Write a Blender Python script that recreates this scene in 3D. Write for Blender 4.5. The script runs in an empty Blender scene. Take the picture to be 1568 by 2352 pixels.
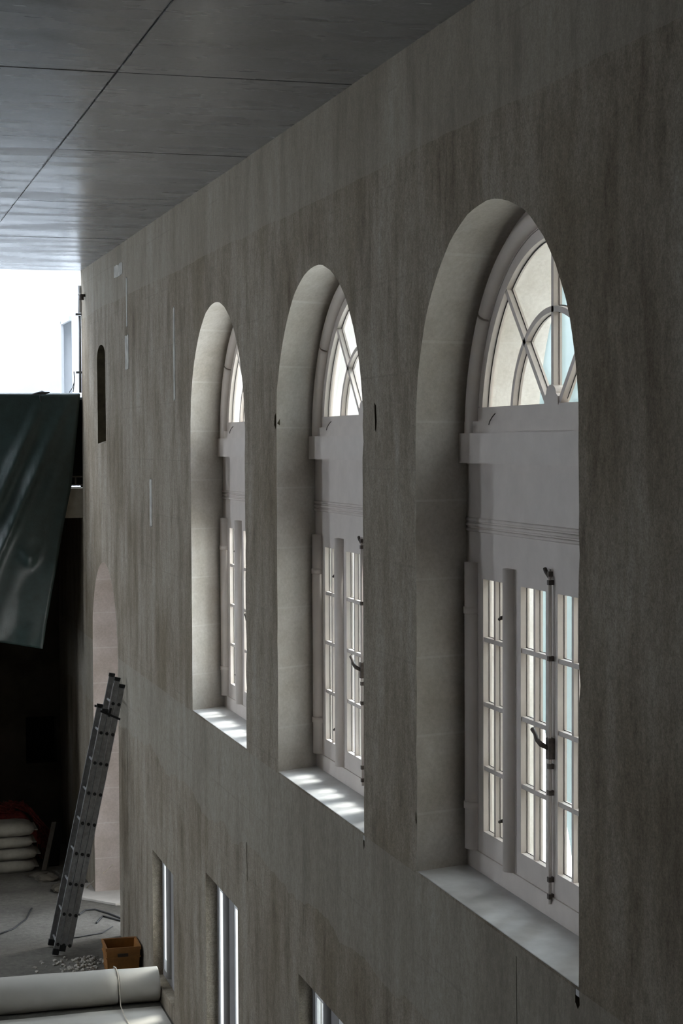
import bpy, bmesh, math, random
from mathutils import Vector, Matrix
from mathutils.geometry import delaunay_2d_cdt

random.seed(7)
C = bpy.context.scene.collection
PI = math.pi
CAM_Z = 5.86

# ------------------------------------------------------------------ camera
def setup_camera():
    yaw, pitch, roll = 0.2822, 0.0382, 0.0046
    fw = Vector((math.sin(yaw) * math.cos(pitch), math.cos(yaw) * math.cos(pitch), -math.sin(pitch)))
    rt = Vector((math.cos(yaw), -math.sin(yaw), 0.0))
    dn = fw.cross(rt)
    r2 = rt * math.cos(roll) + dn * math.sin(roll)
    d2 = -rt * math.sin(roll) + dn * math.cos(roll)
    m = Matrix((r2, -d2, -fw)).transposed().to_4x4()
    m.translation = (0, 0, CAM_Z)
    cd = bpy.data.cameras.new('camera')
    cd.sensor_fit = 'HORIZONTAL'
    cd.sensor_width = 36.0
    cd.lens = 4083.1 / 1568.0 * 36.0
    cd.clip_end = 500
    co = bpy.data.objects.new('camera', cd)
    C.objects.link(co)
    co.matrix_world = m
    bpy.context.scene.camera = co
setup_camera()

# ------------------------------------------------------------------ light
SKY = 12.0
SUN = 5.0
EXPOSURE = 0.40
w = bpy.data.worlds.new('sky')
bpy.context.scene.world = w
w.use_nodes = True
bg = w.node_tree.nodes['Background']
bg.inputs[0].default_value = (0.82, 0.90, 1.0, 1)
bg.inputs[1].default_value = SKY
sd = bpy.data.lights.new('sun', 'SUN')
sd.energy = SUN
sd.angle = math.radians(13.0)
sd.color = (1.0, 0.97, 0.93)
so = bpy.data.objects.new('sun', sd)
C.objects.link(so)
so.rotation_euler = Vector((-1.0, -0.42, -1.6)).to_track_quat('-Z', 'Y').to_euler()

def portal(loc, direction, sx, sy):
    ld = bpy.data.lights.new('sky_portal', 'AREA')
    ld.shape = 'RECTANGLE'
    ld.size, ld.size_y = sx, sy
    ld.cycles.is_portal = True
    lo = bpy.data.objects.new('sky_portal', ld)
    C.objects.link(lo)
    lo.location = loc
    lo.rotation_euler = Vector(direction).to_track_quat('-Z', 'Z').to_euler()

sc = bpy.context.scene
sc.view_settings.view_transform = 'Standard'
sc.view_settings.look = 'None'
sc.view_settings.gamma = 1.0
sc.view_settings.exposure = EXPOSURE
sc.view_settings.use_curve_mapping = False
sc.cycles.max_bounces = 10
sc.cycles.diffuse_bounces = 8
sc.cycles.transparent_max_bounces = 16
sc.cycles.sample_clamp_indirect = 6.0
sc.cycles.use_denoising = True
sc.cycles.caustics_reflective = False
sc.cycles.caustics_refractive = False

# ------------------------------------------------------------------ materials
def nodes_of(name):
    m = bpy.data.materials.new(name)
    m.use_nodes = True
    nt = m.node_tree
    b = nt.nodes['Principled BSDF']
    return m, nt, b

def N(nt, kind, **kw):
    n = nt.nodes.new(kind)
    for k, v in kw.items():
        setattr(n, k, v)
    return n

def coords(nt, scale=(1, 1, 1), loc=(0, 0, 0)):
    tc = N(nt, 'ShaderNodeTexCoord')
    mp = N(nt, 'ShaderNodeMapping')
    mp.inputs['Scale'].default_value = scale
    mp.inputs['Location'].default_value = loc
    nt.links.new(tc.outputs['Object'], mp.inputs['Vector'])
    return mp.outputs['Vector']

def noise(nt, vec, scale, detail=6, rough=0.6):
    n = N(nt, 'ShaderNodeTexNoise')
    n.inputs['Scale'].default_value = scale
    n.inputs['Detail'].default_value = detail
    n.inputs['Roughness'].default_value = rough
    nt.links.new(vec, n.inputs['Vector'])
    return n.outputs['Fac']

def ramp(nt, fac, stops):
    r = N(nt, 'ShaderNodeValToRGB')
    el = r.color_ramp.elements
    while len(el) < len(stops):
        el.new(0.5)
    for e, (p, c) in zip(el, stops):
        e.position = p
        e.color = c if len(c) == 4 else (*c, 1)
    nt.links.new(fac, r.inputs['Fac'])
    return r.outputs['Color']

def mix(nt, fac, a, b, mode='MIX'):
    n = N(nt, 'ShaderNodeMix', data_type='RGBA', blend_type=mode)
    for sock, v in ((0, fac), (6, a), (7, b)):
        if hasattr(v, 'links'):
            nt.links.new(v, n.inputs[sock])
        elif sock == 0:
            n.inputs[0].default_value = v
        else:
            n.inputs[sock].default_value = (*v, 1) if len(v) == 3 else v
    return n.outputs[2]

def math_n(nt, op, a, b=0.0):
    n = N(nt, 'ShaderNodeMath', operation=op)
    for i, v in enumerate((a, b)):
        if hasattr(v, 'links'):
            nt.links.new(v, n.inputs[i])
        else:
            n.inputs[i].default_value = v
    return n.outputs[0]

def bump(nt, b, height, strength=0.3, dist=0.01):
    n = N(nt, 'ShaderNodeBump')
    n.inputs['Strength'].default_value = strength
    n.inputs['Distance'].default_value = dist
    nt.links.new(height, n.inputs['Height'])
    nt.links.new(n.outputs['Normal'], b.inputs['Normal'])

def simple(name, col, rough=0.6, metal=0.0, var=0.12, scale=8.0, bumpy=0.15, spec=0.5):
    m, nt, b = nodes_of(name)
    v = coords(nt)
    f = noise(nt, v, scale)
    lo = tuple(c * (1 - var) for c in col)
    hi = tuple(min(1, c * (1 + var)) for c in col)
    nt.links.new(ramp(nt, f, [(0.3, lo), (0.7, hi)]), b.inputs['Base Color'])
    b.inputs['Roughness'].default_value = rough
    b.inputs['Metallic'].default_value = metal
    b.inputs['Specular IOR Level'].default_value = spec
    if bumpy:
        bump(nt, b, noise(nt, v, scale * 6), bumpy, 0.004)
    return m

def wall_material():
    m, nt, b = nodes_of('stripped_plaster_wall')
    streak = noise(nt, coords(nt, (1, 2.4, 0.55)), 1.9, 8, 0.66)
    blotch = noise(nt, coords(nt, (1, 1, 0.55), (3, 1, 2)), 0.9, 5, 0.55)
    fine = noise(nt, coords(nt, (1, 1, 0.6)), 26.0, 6, 0.7)
    col = ramp(nt, streak, [(0.30, (0.165, 0.136, 0.104)), (0.48, (0.26, 0.226, 0.18)), (0.70, (0.33, 0.298, 0.252))])
    dark = ramp(nt, blotch, [(0.34, (0.60, 0.55, 0.46)), (0.56, (1, 1, 1))])
    col = mix(nt, 0.75, col, dark, 'MULTIPLY')
    col = mix(nt, 0.55, col, ramp(nt, fine, [(0.3, (0.62, 0.60, 0.56)), (0.7, (1.28, 1.28, 1.28))]), 'MULTIPLY')
    grain = noise(nt, coords(nt), 95.0, 4, 0.75)
    col = mix(nt, 0.7, col, ramp(nt, grain, [(0.34, (0.58, 0.57, 0.56)), (0.66, (1.38, 1.38, 1.38))]), 'MULTIPLY')
    # smoother cement band under the sills, with a wandering lower edge
    tc = N(nt, 'ShaderNodeTexCoord')
    sep = N(nt, 'ShaderNodeSeparateXYZ')
    nt.links.new(tc.outputs['Object'], sep.inputs[0])
    wob = noise(nt, coords(nt, (1, 1, 1)), 0.8, 4)
    zz = math_n(nt, 'ADD', sep.outputs['Z'], math_n(nt, 'MULTIPLY', math_n(nt, 'SUBTRACT', wob, 0.5), 0.55))
    lo = math_n(nt, 'GREATER_THAN', zz, 2.55)
    hi = math_n(nt, 'LESS_THAN', sep.outputs['Z'], 3.335)
    band = math_n(nt, 'MULTIPLY', math_n(nt, 'MULTIPLY', lo, hi), 0.42)
    bandc = ramp(nt, fine, [(0.3, (0.245, 0.225, 0.185)), (0.7, (0.325, 0.305, 0.265))])
    col = mix(nt, band, col, bandc)
    # plaster left over along the top under the ceiling, straight lower edge at about a metre
    top = math_n(nt, 'GREATER_THAN', math_n(nt, 'ADD', sep.outputs['Z'], math_n(nt, 'MULTIPLY', wob, 0.10)), 7.60)
    col = mix(nt, math_n(nt, 'MULTIPLY', top, 0.35), col, (0.30, 0.275, 0.23))
    # faint bed joints of the masonry
    fr = math_n(nt, 'FRACT', math_n(nt, 'MULTIPLY', sep.outputs['Z'], 1 / 0.57))
    jl = math_n(nt, 'LESS_THAN', fr, 0.022)
    jm = math_n(nt, 'MULTIPLY', jl, math_n(nt, 'GREATER_THAN', blotch, 0.50))
    col = mix(nt, math_n(nt, 'MULTIPLY', jm, 0.18), col, (0.12, 0.105, 0.085))
    nt.links.new(col, b.inputs['Base Color'])
    b.inputs['Roughness'].default_value = 0.92
    b.inputs['Specular IOR Level'].default_value = 0.2
    h = mix(nt, 0.5, streak, fine)
    bump(nt, b, h, 0.45, 0.02)
    return m

def reveal_material(col=(0.58, 0.555, 0.52), name='reveal_stone'):
    m, nt, b = nodes_of(name)
    tc = N(nt, 'ShaderNodeTexCoord')
    sep = N(nt, 'ShaderNodeSeparateXYZ')
    nt.links.new(tc.outputs['Object'], sep.inputs[0])
    blot = noise(nt, coords(nt), 2.6, 6, 0.6)
    fine = noise(nt, coords(nt), 40.0, 5, 0.7)
    c1 = ramp(nt, blot, [(0.32, tuple(c * 0.78 for c in (col[0], col[1] * 0.975, col[2] * 0.92))), (0.62, col)])
    c1 = mix(nt, 0.5, c1, ramp(nt, fine, [(0.3, (0.75, 0.74, 0.72)), (0.7, (1.15, 1.15, 1.15))]), 'MULTIPLY')
    fr = math_n(nt, 'FRACT', math_n(nt, 'MULTIPLY', sep.outputs['Z'], 1 / 0.46))
    jl = math_n(nt, 'LESS_THAN', fr, 0.03)
    c1 = mix(nt, math_n(nt, 'MULTIPLY', jl, 0.35), c1, (0.66, 0.65, 0.62))
    nt.links.new(c1, b.inputs['Base Color'])
    b.inputs['Roughness'].default_value = 0.85
    b.inputs['Specular IOR Level'].default_value = 0.25
    bump(nt, b, mix(nt, 0.4, blot, fine), 0.4, 0.012)
    return m

def ceiling_material():
    m, nt, b = nodes_of('formwork_concrete')
    cloud = noise(nt, coords(nt, (0.8, 1.3, 1)), 0.9, 6, 0.6)
    drag = noise(nt, coords(nt, (0.6, 2.2, 1)), 1.1, 5, 0.55)
    fine = noise(nt, coords(nt), 30.0, 5, 0.7)
    spots = noise(nt, coords(nt, (0.5, 1.4, 1)), 3.0, 4, 0.75)
    col = ramp(nt, cloud, [(0.3, (0.27, 0.268, 0.265)), (0.7, (0.36, 0.36, 0.36))])
    col = mix(nt, 0.5, col, ramp(nt, fine, [(0.3, (0.78, 0.78, 0.78)), (0.7, (1.15, 1.15, 1.15))]), 'MULTIPLY')
    col = mix(nt, math_n(nt, 'GREATER_THAN', spots, 0.735), col, (0.07, 0.065, 0.06))
    nt.links.new(col, b.inputs['Base Color'])
    nt.links.new(ramp(nt, drag, [(0.3, (0.16, 0.16, 0.16)), (0.7, (0.36, 0.36, 0.36))]), b.inputs['Roughness'])
    b.inputs['Specular IOR Level'].default_value = 0.42
    bump(nt, b, mix(nt, 0.15, drag, fine), 0.05, 0.02)
    return m

def floor_material():
    m, nt, b = nodes_of('dusty_screed')
    big = noise(nt, coords(nt), 0.9, 6, 0.65)
    fine = noise(nt, coords(nt), 14.0, 8, 0.75)
    col = ramp(nt, big, [(0.3, (0.07, 0.064, 0.054)), (0.68, (0.155, 0.145, 0.125))])
    col = mix(nt, 0.7, col, ramp(nt, fine, [(0.32, (0.5, 0.48, 0.45)), (0.68, (1.3, 1.3, 1.3))]), 'MULTIPLY')
    nt.links.new(col, b.inputs['Base Color'])
    b.inputs['Roughness'].default_value = 0.85
    bump(nt, b, fine, 0.6, 0.03)
    return m

def glass_material():
    m = bpy.data.materials.new('clear_glass')
    m.use_nodes = True
    nt = m.node_tree
    nt.nodes.clear()
    out = N(nt, 'ShaderNodeOutputMaterial')
    tr = N(nt, 'ShaderNodeBsdfTransparent')
    tr.inputs[0].default_value = (0.95, 0.97, 0.96, 1)
    gl = N(nt, 'ShaderNodeBsdfGlossy')
    gl.inputs['Roughness'].default_value = 0.03
    lw = N(nt, 'ShaderNodeLayerWeight')
    f5 = math_n(nt, 'POWER', lw.outputs['Facing'], 5.0)
    fr = math_n(nt, 'ADD', math_n(nt, 'MULTIPLY', f5, 0.96), 0.03)
    mx = N(nt, 'ShaderNodeMixShader')
    nt.links.new(fr, mx.inputs[0])
    nt.links.new(tr.outputs[0], mx.inputs[1])
    nt.links.new(gl.outputs[0], mx.inputs[2])
    nt.links.new(mx.outputs[0], out.inputs[0])
    return m

def sheet_material(name, col, trans):
    m = bpy.data.materials.new(name)
    m.use_nodes = True
    nt = m.node_tree
    nt.nodes.clear()
    out = N(nt, 'ShaderNodeOutputMaterial')
    v = coords(nt, (1, 1, 0.3))
    c = ramp(nt, noise(nt, v, 2.0), [(0.3, tuple(x * 0.88 for x in col)), (0.7, col)])
    d = N(nt, 'ShaderNodeBsdfDiffuse')
    t = N(nt, 'ShaderNodeBsdfTranslucent')
    nt.links.new(c, d.inputs[0])
    nt.links.new(c, t.inputs[0])
    mx = N(nt, 'ShaderNodeMixShader')
    mx.inputs[0].default_value = trans
    nt.links.new(d.outputs[0], mx.inputs[1])
    nt.links.new(t.outputs[0], mx.inputs[2])
    nt.links.new(mx.outputs[0], out.inputs[0])
    return m

M = {
    'wall': wall_material(),
    'reveal': reveal_material(),
    'pinkreveal': reveal_material((0.54, 0.48, 0.45), 'doorway_plaster'),
    'outer': reveal_material((0.70, 0.68, 0.65), 'outer_stone'),
    'ceiling': ceiling_material(),
    'floor': floor_material(),
    'paint': simple('white_joinery_paint', (0.62, 0.56, 0.515), 0.55, 0, 0.06, 5, 0.1, 0.35),
    'dusty': simple('dusty_sill_plaster', (0.58, 0.575, 0.57), 0.8, 0, 0.12, 6, 0.2, 0.2),
    'white': simple('white_gallery_paint', (0.60, 0.615, 0.63), 0.8, 0, 0.04, 3, 0.1, 0.2),
    'plaster': simple('gallery_plaster', (0.30, 0.27, 0.22), 0.9, 0, 0.2, 5, 0.3, 0.2),
    'darkwall': simple('shaded_dark_wall', (0.075, 0.066, 0.052), 0.92, 0, 0.4, 1.6, 0.3, 0.2),  # shade under the gallery put into the colour; debris lumps share it
    'glass': glass_material(),
    'seal': simple('black_seal', (0.03, 0.03, 0.03), 0.6, 0, 0.1, 8, 0),
    'iron': simple('rusty_iron', (0.085, 0.07, 0.06), 0.6, 0.5, 0.4, 40, 0.3),
    'tarp': simple('dark_green_tarpaulin', (0.017, 0.034, 0.031), 0.42, 0, 0.3, 9, 0.35, 0.6),
    'black': simple('black_board', (0.010, 0.010, 0.009), 0.85, 0, 0.2, 5, 0.1, 0.1),
    'alu': simple('dull_aluminium', (0.30, 0.30, 0.30), 0.5, 0.7, 0.25, 18, 0.2),
    'rubber': simple('black_rubber', (0.012, 0.012, 0.012), 0.8, 0, 0.1, 8, 0),
    'crate': simple('orange_crate_plastic', (0.235, 0.10, 0.022), 0.5, 0, 0.2, 9, 0.1),
    'cratemark': simple('crate_print', (0.035, 0.02, 0.012), 0.6, 0, 0.2, 9, 0),
    'sack': simple('grey_paper_sack', (0.24, 0.225, 0.19), 0.85, 0, 0.22, 7, 0.5),
    'rednet': simple('red_netting', (0.22, 0.035, 0.028), 0.8, 0, 0.45, 26, 0.6),
    'wood': simple('weathered_wood', (0.10, 0.088, 0.072), 0.8, 0, 0.3, 9, 0.3),
    'fleece': simple('white_fleece', (0.42, 0.40, 0.36), 0.75, 0, 0.06, 2.5, 0.12, 0.3),
    'paleboard': simple('plasterboard', (0.52, 0.49, 0.45), 0.85, 0, 0.1, 5, 0.1),
    'cable': simple('black_cable', (0.02, 0.02, 0.02), 0.6, 0, 0.1, 8, 0),
    'cord': simple('pale_cord', (0.45, 0.40, 0.33), 0.8, 0, 0.2, 18, 0),
    'pipe': simple('grey_pipe', (0.16, 0.17, 0.18), 0.5, 0.3, 0.15, 8, 0.1),
    'rubble': simple('broken_plaster', (0.33, 0.31, 0.27), 0.9, 0, 0.3, 16, 0.6),
    'remnant': simple('old_lime_plaster', (0.40, 0.385, 0.35), 0.9, 0, 0.3, 7, 0.3, 0.2),
    'greypaint': simple('grey_frame_paint', (0.27, 0.26, 0.255), 0.6, 0, 0.06, 5, 0.1, 0.3),
    'daylit': simple('daylit_white', (0.80, 0.80, 0.80), 0.85, 0, 0.05, 5, 0.1, 0.2),  # daylight on far outer reveals and low leaves put into the colour
    'netting': sheet_material('pale_turquoise_sheet', (0.37, 0.43, 0.435), 0.5),
    'ground': simple('pale_gravel', (0.52, 0.50, 0.47), 0.9, 0, 0.2, 3, 0.2),
}

# ------------------------------------------------------------------ mesh helpers
def obj(name, bm, mats, parent=None, smooth=False):
    me = bpy.data.meshes.new(name)
    bmesh.ops.recalc_face_normals(bm, faces=bm.faces)
    bm.to_mesh(me)
    bm.free()
    if not isinstance(mats, (list, tuple)):
        mats = [mats]
    for m in mats:
        me.materials.append(M[m] if isinstance(m, str) else m)
    if smooth:
        for p in me.polygons:
            p.use_smooth = True
    o = bpy.data.objects.new(name, me)
    C.objects.link(o)
    if parent:
        o.parent = parent
    return o

def bevelled(o, width, seg=2):
    md = o.modifiers.new('bevel', 'BEVEL')
    md.width = width
    md.segments = seg
    md.limit_method = 'ANGLE'
    return o

def box(bm, x0, x1, y0, y1, z0, z1, mi=0):
    vs = [bm.verts.new((x, y, z)) for x in (x0, x1) for y in (y0, y1) for z in (z0, z1)]
    for f in ((0, 1, 3, 2), (4, 6, 7, 5), (0, 4, 5, 1), (2, 3, 7, 6), (0, 2, 6, 4), (1, 5, 7, 3)):
        fc = bm.faces.new([vs[i] for i in f])
        fc.material_index = mi
    return vs

def obox(bm, a, b, u, v, hu, hv, mi=0):
    """bar from a to b with half sizes hu, hv along the unit vectors u, v"""
    a, b, u, v = Vector(a), Vector(b), Vector(u).normalized(), Vector(v).normalized()
    ring = [(-1, -1), (1, -1), (1, 1), (-1, 1)]
    p = [bm.verts.new(a + u * hu * i + v * hv * j) for i, j in ring]
    q = [bm.verts.new(b + u * hu * i + v * hv * j) for i, j in ring]
    fs = [bm.faces.new(p[::-1]), bm.faces.new(q)]
    for i in range(4):
        fs.append(bm.faces.new((p[i], p[(i + 1) % 4], q[(i + 1) % 4], q[i])))
    for f in fs:
        f.material_index = mi

def tube(bm, path, r, n=10, mi=0, cap=True):
    path = [Vector(p) for p in path]
    rings = []
    up = None
    for i, p in enumerate(path):
        t = (path[min(i + 1, len(path) - 1)] - path[max(i - 1, 0)]).normalized()
        if up is None:
            up = Vector((0, 0, 1)) if abs(t.z) < 0.9 else Vector((1, 0, 0))
        s = t.cross(up)
        s.normalize()
        up = s.cross(t)
        up.normalize()
        rr = r[i] if isinstance(r, (list, tuple)) else r
        rings.append([bm.verts.new(p + (s * math.cos(a) + up * math.sin(a)) * rr)
                      for a in (2 * PI * k / n for k in range(n))])
    for a, b in zip(rings, rings[1:]):
        for k in range(n):
            f = bm.faces.new((a[k], a[(k + 1) % n], b[(k + 1) % n], b[k]))
            f.material_index = mi
            f.smooth = True
    if cap:
        bm.faces.new(rings[0][::-1]).material_index = mi
        bm.faces.new(rings[-1]).material_index = mi

def arc_ring(bm, cy, cz, r0, r1, x0, x1, a0=0.0, a1=PI, n=40, mi=0):
    """solid arch band in the Y-Z plane"""
    prev = None
    first = None
    for i in range(n + 1):
        a = a0 + (a1 - a0) * i / n
        c, s = math.cos(a), math.sin(a)
        q = [bm.verts.new((x, cy + r * c, cz + r * s)) for x, r in ((x0, r0), (x0, r1), (x1, r1), (x1, r0))]
        if prev:
            for k in range(4):
                bm.faces.new((prev[k], prev[(k + 1) % 4], q[(k + 1) % 4], q[k])).material_index = mi
        else:
            first = q
        prev = q
    bm.faces.new(first)
    bm.faces.new(prev[::-1])

def empty(name, loc=(0, 0, 0)):
    o = bpy.data.objects.new(name, None)
    C.objects.link(o)
    o.location = loc
    return o

def tag(o, label=None, cat=None, group=None, kind=None):
    if label: o['label'] = label
    if cat: o['category'] = cat
    if group: o['group'] = group
    if kind: o['kind'] = kind
    return o

def point_in(poly, y, z):
    inside = False
    j = len(poly) - 1
    for i in range(len(poly)):
        yi, zi = poly[i]
        yj, zj = poly[j]
        if (zi > z) != (zj > z) and y < (yj - yi) * (z - zi) / (zj - zi) + yi:
            inside = not inside
        j = i
    return inside

def flat_with_holes(bm, outer, holes, x, mi=0):
    pts, edges = [], []
    for loop in [outer] + holes:
        n0 = len(pts)
        pts += [Vector(p) for p in loop]
        edges += [(n0 + i, n0 + (i + 1) % len(loop)) for i in range(len(loop))]
    v, e, f = delaunay_2d_cdt(pts, edges, [], 0, 1e-6)[:3]
    vs = [bm.verts.new((x, p[0], p[1])) for p in v]
    for tri in f:
        cy = sum(v[i][0] for i in tri) / 3
        cz = sum(v[i][1] for i in tri) / 3
        if point_in(outer, cy, cz) and not any(point_in(h, cy, cz) for h in holes):
            try:
                bm.faces.new([vs[i] for i in tri]).material_index = mi
            except ValueError:
                pass

def arch_profile(c, half, z0, zs, n=36, nv=26, rough=0.0, rnd=None):
    """closed loop (y, z): up one jamb, round the arch, down the other"""
    pts = []
    for i in range(nv):
        pts.append((c + half, z0 + (zs - z0) * i / nv))
    for i in range(n + 1):
        a = PI * i / n
        pts.append((c + half * math.cos(a), zs + half * math.sin(a)))
    for i in range(nv):
        pts.append((c - half, zs - (zs - z0) * (i + 1) / nv))
    if rough:
        out = []
        w1 = 0.0
        for k, (y, z) in enumerate(pts):
            w1 = 0.6 * w1 + rnd.uniform(-rough, rough)
            d = Vector((y - c, max(0, z - zs)))
            d.normalize()
            chip = rnd.uniform(0.008, 0.022) if rnd.random() < 0.09 and z < zs + 0.3 * half else 0.0
            if k in (0, len(pts) - 1):
                w1, chip = 0.0, 0.0
            out.append((y + d.x * (w1 + chip), z + d.y * (w1 + chip)))
        pts = out
    return pts

def loft(bm, a, xa, b, xb, mi=0, smooth=True, closed=False):
    va = [bm.verts.new((xa, y, z)) for y, z in a]
    vb = [bm.verts.new((xb, y, z)) for y, z in b]
    m = len(a)
    for i in range(m if closed else m - 1):
        j = (i + 1) % m
        f = bm.faces.new((va[i], va[j], vb[j], vb[i]))
        f.material_index = mi
        f.smooth = smooth
    return va, vb

# ------------------------------------------------------------------ the setting
WX = 3.30          # inner face of the window wall
FX = 3.65          # front face of the arched windows' frames
OX = 4.10          # outer face of the window wall
CEIL = 8.175
SILL = 3.35
GY = 23.80         # front of the gallery
BY = 26.45         # end wall
LX = -7.5          # left wall
NY = -5.0          # wall behind the camera

WIN = [  # opening centre, half width, spring height, frame centre
    (8.655, 1.165, 5.950, 8.645),
    (12.020, 1.130, 5.975, 12.050),
    (15.345, 1.122, 5.985, 15.385),
]
DOORWAY = (21.98, 1.03, 0.0, 3.38)
LOW = [  # y0, y1, z0, z1
    (17.52, 18.72, 0.17, 1.53),
    (14.60, 15.92, 0.14, 1.93),
    (11.25, 12.58, 0.14, 1.95),
]
LFX = 3.405        # frame plane of the low windows

def build_wall_right():
    rnd = random.Random(11)
    bm = bmesh.new()
    outer = [(NY, -0.02), (BY, -0.02), (BY, 4.89), (GY, 4.89), (GY, CEIL + 0.02), (NY, CEIL + 0.02)]
    holes = []
    for c, h, zs, fc in WIN:
        front = arch_profile(c, h, SILL, zs, rough=0.004, rnd=rnd)
        holes.append(front)
        back = arch_profile(fc, 1.265, SILL - 0.01, 5.895)
        mid = [((p[0] + q[0]) / 2, (p[1] + q[1]) / 2) for p, q in zip(front, back)]
        loft(bm, front, WX, mid, (WX + FX) / 2, 1)
        loft(bm, mid, (WX + FX) / 2, back, FX + 0.01, 1)
        # outer reveal beyond the glazing
        o1 = arch_profile(fc, 1.245, SILL - 0.02, 5.907)
        o2 = arch_profile(fc, 1.255, SILL - 0.06, 5.907)
        loft(bm, o1, FX + 0.085, o2, OX, 2 if c < 10 else 5, closed=True)  # far two windows take the brightened copy, the nearest keeps plain stone
    c, h, z0, zs = DOORWAY
    front = arch_profile(c, h, z0, zs, n=24, rough=0.004, rnd=rnd)
    holes.append(front)
    loft(bm, front, WX, arch_profile(c, h, z0, zs, n=24), WX + 0.75, 3)
    # narrow blind niche with a rounded head
    def squash(p, zs, k):
        return [(y, z if z < zs else zs + (z - zs) * k) for y, z in p]
    nf = squash(arch_profile(22.045, 0.335, 5.88, 6.94, n=14, nv=12, rough=0.008, rnd=rnd), 6.94, 0.5)
    holes.append(nf)
    nb = squash(arch_profile(22.045, 0.33, 5.97, 6.94, n=14, nv=12), 6.94, 0.5)
    loft(bm, nf, WX, nb, WX + 0.26, 4, smooth=False)
    loft(bm, [nf[-1], nf[0]], WX, [nb[-1], nb[0]], WX + 0.26, 0, smooth=False)
    fv = [bm.verts.new((WX + 0.26, y, z)) for y, z in nb]
    bm.faces.new(fv).material_index = 4
    for y0, y1, z0, z1 in LOW:
        fr = [(y1, z0), (y1, z1), (y0, z1), (y0, z0)]
        holes.append(fr)
        loft(bm, fr, WX, fr, LFX + 0.005, 0, smooth=False, closed=True)
        fo = [(y1, z0 - 0.1), (y1, z1 + 1.15), (y0, z1 + 1.15), (y0, z0 - 0.1)]
        loft(bm, fr, LFX + 0.06, fo, OX, 5, smooth=False, closed=True)
    gouges = [[(10.635, 6.12), (10.60, 6.10), (10.585, 6.0), (10.60, 5.93), (10.62, 5.95)],
              [(13.20, 6.08), (13.165, 6.10), (13.15, 6.02), (13.17, 5.97), (13.22, 6.01)],
              [(14.256, 2.57), (14.240, 2.57), (14.232, 2.41), (14.222, 2.245), (14.238, 2.245), (14.248, 2.41)],
              [(7.53, 3.335), (7.485, 3.335), (7.478, 3.27), (7.50, 3.245), (7.53, 3.27)],
              [(10.915, 3.335), (10.888, 3.335), (10.884, 3.27), (10.90, 3.24), (10.91, 3.27)],
              [(8.2655, 3.28), (8.2585, 3.28), (8.250, 2.96), (8.248, 2.60), (8.2535, 2.60), (8.257, 2.96)],
              [(9.845, 3.70), (9.832, 3.69), (9.826, 3.64), (9.838, 3.62), (9.85, 3.65)]]
    for gg in gouges:
        holes.append(gg)
        cy, cz = sum(p[0] for p in gg) / len(gg), sum(p[1] for p in gg) / len(gg)
        inner = [(cy + (p[0] - cy) * 0.8, cz + (p[1] - cz) * 0.9) for p in gg]
        va, vb = loft(bm, gg, WX, inner, WX + 0.03, 4, smooth=False, closed=True)
        bm.faces.new(vb).material_index = 4
    flat_with_holes(bm, outer, holes, WX, 0)
    # unseen wall added to keep sun out of the doorway gap
    box(bm, OX, 6.2, 21.76, 21.90, 0.0, 5.5, 2)
    # outer skin
    oh = [arch_profile(fc, 1.255, SILL - 0.06, 5.907) for c, h, zs, fc in WIN]
    # doorway closed outside except an unseen gap, shaped to light the far jamb
    oh.append([(21.75, 0.02), (21.75, 3.6), (20.96, 3.6), (20.96, 0.02)])
    oh += [[(y1, z0 - 0.1), (y1, z1 + 1.15), (y0, z1 + 1.15), (y0, z0 - 0.1)] for y0, y1, z0, z1 in LOW]
    flat_with_holes(bm, [(NY, -0.3), (BY, -0.3), (BY, 10.6), (NY, 10.6)], oh, OX, 2)
    niche_dark = simple('unlit_recess', (0.075, 0.062, 0.040), 0.95, 0, 0.3, 9, 0.5, 0.1)  # unlit depth of the niche put into the colour; gouges share it
    o = obj('wall_right', bm, ['wall', 'reveal', 'outer', 'pinkreveal', niche_dark, 'daylit'])
    tag(o, 'long stripped grey-brown plaster wall with three arched windows', 'wall', kind='structure')
    rnd = random.Random(3)
    for (y0, y1, z0, z1) in ((19.96, 20.20, 6.72, 7.10), (20.02, 20.10, 7.2, 7.75), (20.35, 20.95, 7.82, 7.95),
                             (18.55, 18.68, 5.0, 5.5), (17.2, 17.28, 6.3, 7.2)):
        bm = bmesh.new()
        n = 9
        lo = [(y0 + (y1 - y0) * i / n, z0 + rnd.uniform(-0.01, 0.01)) for i in range(n + 1)]
        hi = [(y1 - (y1 - y0) * i / n, z1 + rnd.uniform(-0.012, 0.012)) for i in range(n + 1)]
        lp = lo + hi
        a = [bm.verts.new((WX - 0.004, y, z)) for y, z in lp]
        b = [bm.verts.new((WX + 0.001, y, z)) for y, z in lp]
        bm.faces.new(a)
        for i in range(len(lp)):
            j = (i + 1) % len(lp)
            bm.faces.new((a[i], a[j], b[j], b[i]))
        obj('plaster_remnant', bm, 'remnant', o)
build_wall_right()

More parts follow.
